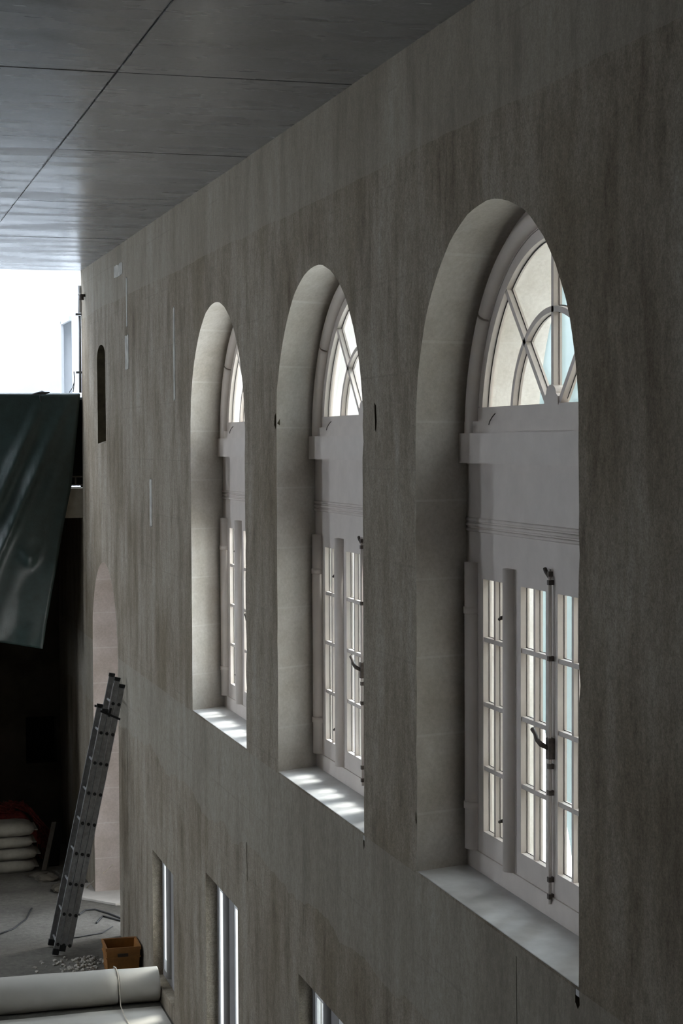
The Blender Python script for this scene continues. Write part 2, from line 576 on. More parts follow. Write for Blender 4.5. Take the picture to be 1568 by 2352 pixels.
def build_shell():
    bm = bmesh.new()
    box(bm, LX, OX, NY, BY + 0.1, -0.3, 0.0)
    box(bm, OX, 34, -20, 60, -0.32, -0.02, 1)
    tag(obj('floor', bm, ['floor', 'ground']), 'dusty grey screed floor', 'floor', kind='structure')
    # ceiling: formwork panels with open joints
    bm = bmesh.new()
    box(bm, LX, WX + 0.02, NY, GY, CEIL + 0.012, CEIL + 0.5)
    rnd = random.Random(5)
    xs = [LX, -5.5, -1.865, 1.772, WX]
    ys = [NY, -0.7, 2.25, 5.2, 8.14, 11.09, 14.05, 17.09, 19.99, GY]
    g = 0.009
    for i in range(len(xs) - 1):
        for j in range(len(ys) - 1):
            x0, x1, y0, y1 = xs[i] + g, xs[i + 1] - g, ys[j] + g, ys[j + 1] - g
            if i == len(xs) - 2:
                x1 = WX + 0.01
            dz = [CEIL + rnd.uniform(-0.004, 0.004) for _ in range(4)]
            lo = [bm.verts.new(p) for p in ((x0, y0, dz[0]), (x1, y0, dz[1]), (x1, y1, dz[2]), (x0, y1, dz[3]))]
            hi = [bm.verts.new((v.co.x, v.co.y, CEIL + 0.02)) for v in lo]
            bm.faces.new(lo)
            for k in range(4):
                bm.faces.new((lo[k], lo[(k + 1) % 4], hi[(k + 1) % 4], hi[k]))
    tag(obj('ceiling', bm, 'ceiling'), 'grey concrete ceiling with formwork panel joints', 'ceiling', kind='structure')
    # left wall with unseen openings added to light the hall, wall behind the camera
    bm = bmesh.new()
    holes = [[(y + d, 2.6), (y + d, 7.4), (y - d, 7.4), (y - d, 2.6)] for y, d in ((8.5, 0.22), (14.6, 0.5), (20.8, 0.95))]
    flat_with_holes(bm, [(NY, 0), (BY, 0), (BY, 10.6), (NY, 10.6)], holes, LX)
    for h in holes:
        loft(bm, h, LX, h, LX - 0.5, 0, smooth=False, closed=True)
    tag(obj('wall_left', bm, 'wall'), 'plaster wall opposite the arched windows', 'wall', kind='structure')
    bm = bmesh.new()
    box(bm, LX, OX, NY - 0.2, NY, 0, CEIL + 0.4)
    tag(obj('wall_back', bm, 'wall'), 'plaster wall behind the viewpoint', 'wall', kind='structure')
    # end wall: dark below the gallery with a square recess, white above
    bm = bmesh.new()
    nx0, nx1, nz0, nz1 = 2.79, 3.24, 1.15, 1.84
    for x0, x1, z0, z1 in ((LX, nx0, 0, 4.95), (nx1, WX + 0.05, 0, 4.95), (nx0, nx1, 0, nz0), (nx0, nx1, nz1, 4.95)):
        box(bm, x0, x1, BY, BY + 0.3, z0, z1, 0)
    box(bm, nx0, nx1, BY + 0.25, BY + 0.3, nz0, nz1, 2)
    box(bm, LX, OX, BY, BY + 0.3, 4.95, 10.6, 1)
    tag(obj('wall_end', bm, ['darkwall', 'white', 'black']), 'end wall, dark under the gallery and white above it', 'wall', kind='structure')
    # unseen partition added to block light from the left under the gallery
    bm = bmesh.new()
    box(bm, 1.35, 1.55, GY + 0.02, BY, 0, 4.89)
    tag(obj('shade_partition', bm, 'darkwall'), 'unseen partition added to shade the space under the gallery', 'wall', kind='structure')
    # gallery slab, white inside
    bm = bmesh.new()
    box(bm, LX, WX + 0.06, GY, BY, 4.89, 5.285, 0)
    box(bm, LX, WX + 0.06, GY + 0.12, BY, 5.285, 5.30, 1)
    tag(obj('gallery_slab', bm, ['plaster', 'white']), 'plastered edge of the gallery floor', 'gallery', kind='structure')
    # gallery side wall with a door recess; open skylight shaft above
    bm = bmesh.new()
    GX = 3.345
    y0, y1, z0, z1 = 25.08, 26.02, 5.30, 7.66
    flat_with_holes(bm, [(GY, 4.89), (BY, 4.89), (BY, 10.6), (GY, 10.6)], [[(y1, z0), (y1, z1), (y0, z1), (y0, z0)]], GX)
    fr = [(y1, z0), (y1, z1), (y0, z1), (y0, z0)]
    loft(bm, fr, GX, fr, GX + 0.4, 0, smooth=False, closed=True)
    bm.faces.new([bm.verts.new((GX + 0.4, y, z)) for y, z in fr])
    box(bm, WX + 0.001, GX, GY - 0.0, GY + 0.004, 4.89, CEIL, 0)
    box(bm, LX, GX, GY - 0.02, GY, CEIL + 0.03, 10.6, 0)
    tag(obj('wall_gallery', bm, 'white'), 'white side wall of the gallery with a door opening', 'wall', kind='structure')
    # door frame in that opening
    bm = bmesh.new()
    for a, b_ in (((GX - 0.02, y1 - 0.03, z0), (GX - 0.02, y1 - 0.03, z1)), ((GX - 0.02, y1, z1 - 0.02), (GX - 0.02, y0, z1 - 0.02))):
        obox(bm, a, b_, (1, 0, 0), (0, 1, 0) if a[2] != b_[2] else (0, 0, 1), 0.02, 0.03)
    tag(obj('door_1', bm, 'white'), 'white door frame in the gallery side wall', 'door', kind='structure')
build_shell()

# daylight enters here
portal((FX + 0.45, 8.65, 5.2), (-1, 0, 0), 2.6, 4.2)
portal((FX + 0.45, 12.05, 5.2), (-1, 0, 0), 2.6, 4.2)
portal((FX + 0.45, 15.38, 5.2), (-1, 0, 0), 2.6, 4.2)
portal((LX - 0.45, 8.5, 5.0), (1, 0, 0), 0.44, 4.8)
portal((LX - 0.45, 14.6, 5.0), (1, 0, 0), 1.0, 4.8)
portal((LX - 0.45, 20.8, 5.0), (1, 0, 0), 1.9, 4.8)
portal(((LX + WX) / 2, (GY + BY) / 2, 10.58), (0, 0, -1), WX - LX, BY - GY)

# ------------------------------------------------------------------ arched windows
def leaf(parent, name, ya, yb, glass0, glass1, mirror_handle=None):
    """one glazed leaf between ya < yb (offsets from centre), glass between glass0 < glass1"""
    zt, zb = 5.163, 3.467
    gt, gb = 5.074, 3.599
    x0, x1 = 0.004, 0.056
    bm = bmesh.new()
    box(bm, x0, x1, ya, glass0, zb, zt)
    box(bm, x0, x1, glass1, yb, zb, zt)
    box(bm, x0, x1, glass0, glass1, zb, gb)
    box(bm, x0, x1, glass0, glass1, gt, zt)
    lf = obj(name, bm, 'paint', parent)
    bm = bmesh.new()
    ym = (glass0 + glass1) / 2
    box(bm, x0 + 0.008, x1, ym - 0.013, ym + 0.013, gb, gt)
    for z in (4.7215, 4.344, 3.970):
        box(bm, x0 + 0.006, x1, glass0, glass1, z - 0.013, z + 0.013)
    obj('glazing_bar', bm, 'paint', lf)
    bm = bmesh.new()
    zs = [gb, 3.970, 4.344, 4.7215, gt]
    for z0, z1 in zip(zs, zs[1:]):
        for a, b in ((glass0, ym), (ym, glass1)):
            box(bm, 0.040, 0.044, a, b, z0, z1)
    obj('pane', bm, 'glass', lf)
    bm = bmesh.new()
    for z0, z1 in zip(zs, zs[1:]):
        for a, b in ((glass0, ym), (ym, glass1)):
            pa, pb = (a + (0.0 if a == glass0 else 0.013)), (b - (0.0 if b == glass1 else 0.013))
            q0, q1 = z0 + (0.0 if z0 == gb else 0.013), z1 - (0.0 if z1 == gt else 0.013)
            box(bm, 0.0382, 0.040, pa, pa + 0.0035, q0, q1)
            box(bm, 0.0382, 0.040, pb - 0.0035, pb, q0, q1)
            box(bm, 0.0382, 0.040, pa, pb, q0, q0 + 0.0035)
            box(bm, 0.0382, 0.040, pa, pb, q1 - 0.0035, q1)
    obj('glazing_seal', bm, 'seal', lf)
    return lf

def build_window(idx, c, half, zs, fc, label):
    root = empty('window_%d' % idx, (FX, fc, 0))
    tag(root, label, 'window', kind='structure')
    CZ = 5.907
    # fixed outer frame
    bm = bmesh.new()
    for s in (1, -1):
        a, b = sorted((s * 1.100, s * 1.285))
        box(bm, 0, 0.09, a, b, SILL - 0.005, 5.92)
    box(bm, -0.006, 0.09, -1.285, 1.285, SILL - 0.005, 3.467)
    arc_ring(bm, 0, CZ, 1.104, 1.30, 0, 0.09, 0, PI, 48)
    obj('window_frame', bm, 'paint', root)
    # half-round staff beads beside the leaves and round the arch
    for s in (1, -1):
        bm = bmesh.new()
        tube(bm, [(0.0, s * 1.160, 3.470), (0.0, s * 1.160, 5.163)], 0.055, 14)
        b = obj('staff_bead', bm, 'paint', root)
        for z in (4.882, 3.730):
            bm = bmesh.new()
            tube(bm, [(0.0, s * 1.160, z - 0.02), (0.0, s * 1.160, z + 0.02)], 0.061, 14)
            obj('hinge', bm, 'paint', b)
    for k, (a0, a1) in enumerate(((0.0, 0.622), (0.636, PI - 0.636), (PI - 0.622, PI))):
        bm = bmesh.new()
        path = [(0.0, 1.160 * math.cos(a0 + (a1 - a0) * i / 26), CZ + 1.160 * math.sin(a0 + (a1 - a0) * i / 26)) for i in range(27)]
        if k == 0:
            path = [(0, 1.160, CZ - 0.0)] + path[1:]
        tube(bm, path, 0.052, 14)
        obj('arch_bead', bm, 'paint', root)
    # transom: sill strip, projecting band, plain panel with reeded moulding
    bm = bmesh.new()
    box(bm, -0.022, 0.09, -1.262, 1.262, 5.92, 5.988)
    box(bm, -0.060, 0.05, -1.262, 1.262, 5.745, 5.92)
    obj('transom', bm, 'paint', root)
    bm = bmesh.new()
    box(bm, -0.003, 0.07, -1.262, 1.262, 5.163, 5.75)
    for z in (5.415, 5.385, 5.355):
        tube(bm, [(-0.004, -1.262, z), (-0.004, 1.262, z)], 0.011, 8)
    obj('transom_panel', bm, 'paint', root)
    # mullions between side lights and casements
    for s in (1, -1):
        bm = bmesh.new()
        a, b = sorted((s * 0.503, s * 0.614))
        box(bm, 0.0, 0.075, a, b, 3.467, 5.163)
        tube(bm, [(0.0, s * 0.562, 3.470), (0.0, s * 0.562, 5.163)], 0.050, 14)
        obj('mullion', bm, 'paint', root)
    # leaves
    for s in (1, -1):
        a, b = sorted((s * 0.616, s * 1.098))
        g0, g1 = sorted((s * 0.688, s * 1.013))
        lf = leaf(root, 'side_light', a, b, g0, g1)
        for z in (4.878, 3.729):
            bm = bmesh.new()
            tube(bm, [(0.006, s * 0.668, z), (-0.022, s * 0.668, z)], 0.009, 8)
            tube(bm, [(-0.022, s * 0.668 - 0.022, z + 0.008), (-0.022, s * 0.668 + 0.022, z - 0.008)], 0.009, 8)
            obj('turn_catch', bm, 'iron', lf)
        a, b = sorted((s * 0.003, s * 0.501))
        g0, g1 = sorted((s * 0.080, s * 0.433))
        lf = leaf(root, 'casement', a, b, g0, g1)
        if s == 1:
            bm = bmesh.new()
            tube(bm, [(-0.016, -0.022, 3.43), (-0.016, -0.022, 5.20)], 0.0085, 8)
            obj('espagnolette_rod', bm, 'paint', lf)
            bm = bmesh.new()
            for z in (3.47, 3.56, 4.02, 4.16, 4.73, 5.13, 5.175):
                box(bm, -0.027, 0.004, -0.034, -0.010, z - 0.013, z + 0.013)
            tube(bm, [(-0.012, -0.015, 5.155), (-0.02, 0.02, 5.185), (-0.02, 0.035, 5.20)], 0.011, 8)
            obj('rod_guide', bm, 'iron', lf)
            bm = bmesh.new()
            tube(bm, [(-0.02, -0.022, 4.255), (-0.055, 0.005, 4.275), (-0.060, 0.045, 4.292), (-0.058, 0.08, 4.322), (-0.056, 0.115, 4.338)],
                 [0.012, 0.014, 0.012, 0.011, 0.014], 10)
            box(bm, -0.03, 0.004, -0.042, 0.0, 4.20, 4.31)
            obj('casement_handle', bm, 'iron', lf)
    # fanlight
    bm = bmesh.new()
    a_low = math.asin((6.0 - CZ) / 1.10)
    arc_ring(bm, 0, CZ, 1.037, 1.102, 0.004, 0.056, math.asin((6.068 - CZ) / 1.07), PI - math.asin((6.068 - CZ) / 1.07), 48)
    box(bm, 0.004, 0.056, -1.095, 1.095, 5.988, 6.068)
    fl = obj('fanlight', bm, 'paint', root)
    ZC = 5.976
    bm = bmesh.new()
    xf, xb = 0.008, 0.056
    hw = 0.016
    box(bm, xf, xb, -hw, hw, 6.10, CZ + 1.04)
    for s in (1, -1):
        d = Vector((0, s * 0.655, 0.728)).normalized()
        perp = Vector((0, d.z, -d.y))
        a = Vector(((xf + xb) / 2, 0, ZC)) + d * 0.13
        b = Vector(((xf + xb) / 2, 0, ZC)) + d * 0.992
        obox(bm, a, b, perp, (1, 0, 0), hw, (xb - xf) / 2)
    st = math.asin((6.066 - ZC) / 0.585)
    arc_ring(bm, 0, ZC, 0.585 - hw, 0.585 + hw, xf, xb, st, PI - st, 36)
    obj('glazing_bar', bm, 'paint', fl)
    # pane: half disc with a little thickness
    bm = bmesh.new()
    for x in (0.040, 0.044):
        s0 = math.asin((6.066 - CZ) / 1.037)
        vs = [bm.verts.new((x, 1.037 * math.cos(s0 + (PI - 2 * s0) * i / 40), CZ + 1.037 * math.sin(s0 + (PI - 2 * s0) * i / 40))) for i in range(41)]
        bm.faces.new(vs)
    obj('pane', bm, 'glass', fl)
    bm = bmesh.new()
    arc_ring(bm, 0, CZ, 1.030, 1.037, 0.0382, 0.040, math.asin((6.068 - CZ) / 1.03), PI - math.asin((6.068 - CZ) / 1.03), 48)
    for s in (1, -1):
        box(bm, 0.0382, 0.040, min(s * hw, s * (hw + 0.005)), max(s * hw, s * (hw + 0.005)), 6.12, CZ + 1.03)
        d = Vector((0, s * 0.655, 0.728)).normalized()
        perp = Vector((0, d.z, -d.y))
        for e in (1, -1):
            a = Vector((0.039, 0, ZC)) + d * 0.17 + perp * e * (hw + 0.0025)
            b = Vector((0.039, 0, ZC)) + d * 0.985 + perp * e * (hw + 0.0025)
            obox(bm, a, b, perp, (1, 0, 0), 0.002, 0.001)
    arc_ring(bm, 0, ZC, 0.585 - hw - 0.005, 0.585 - hw, 0.0382, 0.040, st, PI - st, 36)
    arc_ring(bm, 0, ZC, 0.585 + hw, 0.585 + hw + 0.005, 0.0382, 0.040, st, PI - st, 36)
    obj('glazing_seal', bm, 'seal', fl)
    bm = bmesh.new()
    prof = [(-0.092, 6.06), (-0.088, 6.105)] + [(-0.066 * math.cos(PI * i / 12), 6.120 + 0.046 * math.sin(PI * i / 12)) for i in range(13)] + [(0.088, 6.105), (0.092, 6.06)]
    va = [bm.verts.new((0.0, y, z)) for y, z in prof]
    vb = [bm.verts.new((0.056, y, z)) for y, z in prof]
    bm.faces.new(va)
    bm.faces.new(vb[::-1])
    for i in range(len(prof)):
        j = (i + 1) % len(prof)
        bm.faces.new((va[i], va[j], vb[j], vb[i]))
    obj('hub', bm, 'paint', fl)
    bm = bmesh.new()
    tube(bm, [(-0.002, 0.80, 6.03), (-0.02, 0.80, 6.01), (-0.03, 0.815, 5.985), (-0.03, 0.83, 5.965)], 0.003, 8)
    obj('stay_hook', bm, 'iron', fl)
    # plastered inner sill
    bm = bmesh.new()
    dy = c - fc
    lo = [(WX - FX + 0.002, dy - half - 0.004), (WX - FX + 0.002, dy + half + 0.004), (0.0, 1.262), (0.0, -1.262)]
    a = [bm.verts.new((x, y, SILL + 0.001)) for x, y in lo]
    b = [bm.verts.new((x, y, SILL - 0.05)) for x, y in lo]
    bm.faces.new(a)
    bm.faces.new(b[::-1])
    for i in range(4):
        bm.faces.new((a[i], a[(i + 1) % 4], b[(i + 1) % 4], b[i]))
    bevelled(obj('window_sill', bm, 'dusty', root), 0.006)

LABELS = ['arched white window nearest the viewpoint, with a fanlight and dull sill',
          'middle one of the three arched windows, light stripes at mid-sill',
          'farthest arched window, narrowest in view, beside the doorway end']
for i, (c, h, zs, fc) in enumerate(WIN):
    build_window(i + 1, c, h, zs, fc, LABELS[i])

# ------------------------------------------------------------------ low windows
def build_low_window(idx, y0, y1, z0, z1, label):
    root = empty('window_%d' % idx, (LFX, y1, 0))
    tag(root, label, 'window', kind='structure')
    W = y1 - y0
    gl = [(-0.12, -0.335), (-0.755, -0.97 if W > 1.25 else -0.95)]
    zt, zb = z1 - 0.15, z0 + 0.20
    bm = bmesh.new()
    box(bm, 0.0, 0.06, -0.06, 0.0, z0, z1)
    box(bm, 0.0, 0.06, -W, -W + 0.06, z0, z1)
    box(bm, 0.0, 0.06, -W + 0.06, -0.06, z1 - 0.06, z1)
    box(bm, 0.0, 0.06, -W + 0.06, -0.06, z0, z0 + 0.07)
    obj('window_frame', bm, 'greypaint', root)
    edges = [(-0.06, -0.40), (-0.70, -W + 0.06)]
    for (ga, gb), (ea, eb) in zip(gl, edges):
        bm = bmesh.new()
        x0, x1 = 0.004, 0.028
        a, b = z0 + 0.07, z1 - 0.06
        box(bm, x0, x1, ga, ea, a, b)
        box(bm, x0, x1, eb, gb, a, b)
        box(bm, x0, x1, gb, ga, a, zb)
        box(bm, x0, x1, gb, ga, zt, b)
        lf = obj('casement', bm, 'daylit', root)
        bm = bmesh.new()
        box(bm, 0.014, 0.018, gb, ga, zb, zt)
        obj('pane', bm, 'glass', lf)
    bm = bmesh.new()
    box(bm, 0.0, 0.06, -0.70, -0.40, z0 + 0.07, z1 - 0.06)
    tube(bm, [(0.0, -0.46, z0 + 0.09), (0.0, -0.46, z1 - 0.07)], 0.045, 12)
    obj('mullion', bm, 'greypaint', root)
LL = ['low window at floor level nearest the crate, one bright slit showing',
      'low window at floor level with two bright vertical slits',
      'low window at floor level, nearest one, cut by the bottom of the view']
for i, (y0, y1, z0, z1) in enumerate(LOW):
    build_low_window(i + 4, y0, y1, z0, z1, LL[i])

# ------------------------------------------------------------------ outside
def build_outside():
    bm = bmesh.new()
    rows, cols = 30, 14
    grid = []
    for i in range(rows + 1):
        z = 0.4 + 9.0 * i / rows
        edge = 11.82 if z > 4.1 else 11.82 - 0.29 * (4.1 - z)
        row = []
        for j in range(cols + 1):
            t = j / cols
            y = 10.2 + (edge - 10.2) * t
            row.append(bm.verts.new((4.95 + 0.05 * math.sin(y * 5.0 + 0.4 * z) + 0.02 * math.sin(z * 3 + y), y, z)))
        grid.append(row)
    for i in range(rows):
        for j in range(cols):
            bm.faces.new((grid[i][j], grid[i][j + 1], grid[i + 1][j + 1], grid[i + 1][j]))
    o = obj('scaffold_sheet', bm, 'netting', smooth=True)
    md = o.modifiers.new('thickness', 'SOLIDIFY')
    md.thickness = 0.004
    tag(o, 'pale turquoise protective sheet hanging outside the nearest arched window', 'sheet')
    # unseen building mass added to block sun and sky from the nearest window
    bm = bmesh.new()
    for x0, y0, y1, h in ((6.8, -34.0, 8.8, 24.0), (8.2, 8.8, 12.1, 14.5)):
        box(bm, x0 + 0.25, x0 + 10, y0, y1, 0, h)
        holes = []
        for zz in (1.2, 4.6, 8.0, 11.4, 14.8, 18.2, 21.0):
            if zz + 2.5 > h:
                continue
            yy = y0 + 1.0
            while yy + 1.3 < y1:
                holes.append([(yy, zz), (yy + 1.2, zz), (yy + 1.2, zz + 2.1), (yy, zz + 2.1)])
                yy += 2.4
        flat_with_holes(bm, [(y0, 0), (y1, 0), (y1, h), (y0, h)], holes, x0)
        for hh in holes:
            loft(bm, hh, x0, hh, x0 + 0.25, 0, smooth=False, closed=True)
        box(bm, x0, x0 + 0.25, y1 - 0.01, y1, 0, h)
        box(bm, x0, x0 + 0.25, y0, y0 + 0.01, 0, h)
        box(bm, x0 - 0.25, x0 + 10, y0, y1 + 0.2, h, h + 0.35)
    tag(obj('blocker_building', bm, 'outer'), 'unseen building mass added to shade the nearest arched window', 'building', kind='structure')
build_outside()

# ------------------------------------------------------------------ gallery railing and tarpaulin
def build_gallery():
    r = empty('gallery_railing', (LX, GY + 0.06, 5.30))
    tag(r, 'gallery railing with a dark infill board, mostly behind the green tarpaulin', 'railing')
    L = WX - LX + 0.038
    bm = bmesh.new()
    box(bm, 0, L, -0.03, 0.03, 1.16, 1.20)
    obj('top_rail', bm, 'pipe', r)
    for k in range(6):
        x = L - 0.03 - k * 2.1
        bm = bmesh.new()
        box(bm, x - 0.025, x + 0.025, -0.025, 0.025, 0, 1.16)
        obj('post', bm, 'black', r)
    bm = bmesh.new()
    box(bm, 0, L, -0.035, -0.015, 0.02, 1.17)
    obj('infill_board', bm, 'black', r)
    bm = bmesh.new()
    for z in (0.13, 0.02):
        box(bm, 0, L, -0.045, -0.035, z, z + 0.02)
    box(bm, L - 0.14, L - 0.12, -0.045, -0.035, 0.02, 0.13)
    obj('bottom_batten', bm, 'wood', r)

    # tarpaulin: draped over the rail, hanging down, pulled to the left at the foot
    nu, nv = 110, 90
    def right_edge(z):
        pts = [(6.53, 3.268), (5.327, 3.142), (4.836, 3.039), (3.163, 2.727), (2.6, 2.62)]
        for (za, xa), (zb, xb) in zip(pts, pts[1:]):
            if z >= zb:
                return xa + (xb - xa) * (za - z) / (za - zb)
        return pts[-1][1]
    bm = bmesh.new()
    grid = []
    for j in range(nv + 1):
        t = j / nv
        row = []
        for i in range(nu + 1):
            s = i / nu
            xb = -2.2
            bot = 3.163 + (1 - s) * 0.9
            z = 6.535 + (bot - 6.535) * t
            x = xb + (right_edge(z) - xb) * s
            # folds run from upper right to lower left
            q = x * 1.0 - (z - 6.5) * 0.46
            env = min(1, t * 3.0)
            d = 0.045 * math.sin(q * 4.2 + 0.9) * env + 0.009 * math.sin(q * 15 + 1.3 + z) * env
            d += (0.13 * math.exp(-((q - 2.78) / 0.075) ** 2) + 0.085 * math.exp(-((q - 3.12) / 0.06) ** 2)) * env
            d += 0.02 * math.sin(x * 4 + z * 5) * env
            dent = math.exp(-(((x - 2.57) / 0.10) ** 2 + ((z - 4.34 - 0.9 * abs(x - 2.57)) / 0.10) ** 2))
            d += 0.07 * dent
            y = GY - 0.075 - 0.05 * t - max(-0.03, d)
            row.append(bm.verts.new((x, y, z)))
        grid.append(row)
    # flap over the top of the rail
    over = []
    for (yy, zz) in ((GY - 0.02, 6.552), (GY + 0.06, 6.556), (GY + 0.12, 6.545), (GY + 0.135, 6.44), (GY + 0.14, 6.30)):
        over.append([bm.verts.new((grid[0][i].co.x, yy, zz)) for i in range(nu + 1)])
    full = over[::-1] + grid
    for a, b in zip(full, full[1:]):
        for i in range(nu):
            bm.faces.new((a[i], a[i + 1], b[i + 1], b[i]))
    o = obj('tarpaulin', bm, 'tarp', smooth=True)
    md = o.modifiers.new('thickness', 'SOLIDIFY')
    md.thickness = 0.004
    tag(o, 'dark green tarpaulin hanging in folds over the gallery railing', 'tarpaulin')
    # knotted tie on the rail
    bm = bmesh.new()
    tube(bm, [(2.62, GY - 0.10, 6.53), (2.70, GY - 0.11, 6.55), (2.76, GY - 0.12, 6.556), (2.80, GY - 0.10, 6.552), (2.86, GY - 0.11, 6.56)], [0.008, 0.016, 0.024, 0.018, 0.008], 8)
    tube(bm, [(2.76, GY - 0.12, 6.58), (2.73, GY - 0.13, 6.50), (2.74, GY - 0.14, 6.44)], 0.008, 8)
    tag(obj('rope_tie', bm, 'cable'), 'dark rope knot on the top edge of the tarpaulin', 'rope')
    # vertical conduit at the corner of wall and gallery
    p = empty('conduit', (WX - 0.025, GY - 0.04, 6.56))
    tag(p, 'grey vertical pipe at the far top end of the window wall', 'pipe')
    bm = bmesh.new()
    tube(bm, [(0, 0, 0), (0, 0, 1.02)], 0.017, 10)
    obj('tube', bm, 'pipe', p)
    bm = bmesh.new()
    tube(bm, [(0, 0, 1.06), (0, 0, 1.42)], 0.024, 10)
    obj('sleeve', bm, 'white', p)
    for z in (0.27, 1.04):
        bm = bmesh.new()
        box(bm, -0.055, 0.022, -0.025, 0.02, z - 0.014, z + 0.014)
        obj('clamp', bm, 'pipe', p)
    bm = bmesh.new()
    tube(bm, [(3.175, GY - 0.07, 6.57), (3.190, GY - 0.05, 6.66), (3.200, GY - 0.045, 6.75), (3.190, GY - 0.06, 6.84)], 0.006, 8)
    tube(bm, [(3.125, GY - 0.06, 6.56), (3.165, GY - 0.06, 6.62), (3.190, GY - 0.05, 6.69)], 0.005, 8)
    tag(obj('loose_wire', bm, 'cable'), 'thin loose wire curling up beside the grey pipe on the gallery', 'wire')
    bm = bmesh.new()
    tube(bm, [(WX + 0.004, GY - 0.42, 7.82), (WX - 0.05, GY - 0.42, 7.82), (WX - 0.06, GY - 0.30, 7.84)], 0.018, 8)
    tube(bm, [(WX - 0.05, GY - 0.42, 7.82), (WX - 0.05, GY - 0.42, 7.76)], 0.03, 8)
    tag(obj('wall_hook', bm, 'iron'), 'small dark hook on the wall next to the gallery pipe', 'hook')
build_gallery()

# ------------------------------------------------------------------ ladder leaning on the wall
def build_ladder():
    r = empty('extension_ladder', (2.50, 20.32, 0))
    tag(r, 'aluminium three-section ladder leaning on the wall beside the doorway', 'ladder')
    th = math.atan(0.215)
    d = Vector((math.sin(th), 0, math.cos(th)))        # along the ladder
    n = Vector((math.cos(th), 0, -math.sin(th)))       # across the nested sections
    SP = 0.069
    secs = [(-1, 0.0, 2.82), (0, 0.05, 3.20), (1, 0.10, 3.13)]
    for k, a, b in secs:
        off = n * (SP * k + 0.018)
        for y in (0.0, 0.40):
            bm = bmesh.new()
            p, q = off + d * a + Vector((0, y, 0.03)), off + d * b + Vector((0, y, 0.03))
            obox(bm, p, q, n, (0, 1, 0), 0.031, 0.012)
            # rolled flanges of the stile
            for e in (-1, 1):
                obox(bm, p + n * 0.026 * e + Vector((0, -0.014, 0)), q + n * 0.026 * e + Vector((0, -0.014, 0)), n, (0, 1, 0), 0.005, 0.006)
            st = obj('stile', bm, 'alu', r)
            bm = bmesh.new()
            obox(bm, q - d * 0.012, q + d * 0.03, n, (0, 1, 0), 0.034, 0.02)
            obj('end_cap', bm, 'rubber', st)
            if k < 1:
                bm = bmesh.new()
                obox(bm, p - d * 0.02, p + d * 0.05, n, (0, 1, 0), 0.036, 0.024)
                obj('rubber_foot', bm, 'rubber', st)
        for j in range(9):
            zz = 0.128 + 0.345 * j
            if zz > b * math.cos(th) - 0.08:
                continue
            bm = bmesh.new()
            p = off + d * (zz / math.cos(th))
            tube(bm, [p + Vector((0, 0.0, 0)), p + Vector((0, 0.40, 0))], 0.014, 10)
            tube(bm, [p + Vector((0, -0.024, 0)), p + Vector((0, 0.004, 0))], 0.019, 12, mi=1)
            tube(bm, [p + Vector((0, 0.396, 0)), p + Vector((0, 0.424, 0))], 0.019, 12, mi=1)
            obj('rung', bm, ['alu', 'rubber'], r)
    for y in (-0.02, 0.42):
        bm = bmesh.new()
        p = n * 0.018 + d * 2.80
        obox(bm, p - n * 0.12 + Vector((0, y, 0.05)), p + n * 0.115 + Vector((0, y, -0.01)), d, (0, 1, 0), 0.012, 0.01)
        obox(bm, p - n * 0.02 + Vector((0, y, 0.0)), p - n * 0.015 + d * 0.10 + Vector((0, y, 0)), n, (0, 1, 0), 0.012, 0.012)
        obj('guide_bracket', bm, 'rubber', r)
build_ladder()

# ------------------------------------------------------------------ crate
def build_crate():
    r = empty('crate', (2.89, 19.34, 0))
    r.rotation_euler.z = -0.03
    tag(r, 'small orange plastic crate standing on the floor against the wall', 'crate')
    W, D, H, t = 0.375, 0.40, 0.315, 0.016
    bm = bmesh.new()
    b, e = 0.018, 0.0
    # tapered walls
    def ring(z, inset, tt):
        return [(inset + tt, inset + tt, z), (W - inset - tt, inset + tt, z), (W - inset - tt, D - inset - tt, z), (inset + tt, D - inset - tt, z)]
    lay = [ring(0, b, 0), ring(H, 0, 0), ring(H, 0, t), ring(0.02, b, t)]
    vs = [[bm.verts.new(p) for p in l] for l in lay]
    bm.faces.new(vs[0][::-1])
    bm.faces.new(vs[3])
    for a, c in zip(vs, vs[1:]):
        for i in range(4):
            bm.faces.new((a[i], a[(i + 1) % 4], c[(i + 1) % 4], c[i]))
    bevelled(obj('body', bm, 'crate', r), 0.004)
    bm = bmesh.new()
    for z0, z1, g in ((H - 0.03, H + 0.004, 0.008), (H - 0.115, H - 0.10, 0.004), (0.04, 0.055, -0.010)):
        g2 = -g
        box(bm, g2, W + g, g2, g2 + 0.012, z0, z1)
        box(bm, g2, W + g, D + g - 0.012, D + g, z0, z1)
        box(bm, g2, g2 + 0.012, g2 + 0.012, D + g - 0.012, z0, z1)
        box(bm, W + g - 0.012, W + g, g2 + 0.012, D + g - 0.012, z0, z1)
    obj('rim', bm, 'crate', r)
    bm = bmesh.new()
    box(bm, 0.125, 0.24, -0.004, 0.012, 0.215, 0.25)
    obj('hand_hole', bm, 'cratemark', r)
build_crate()

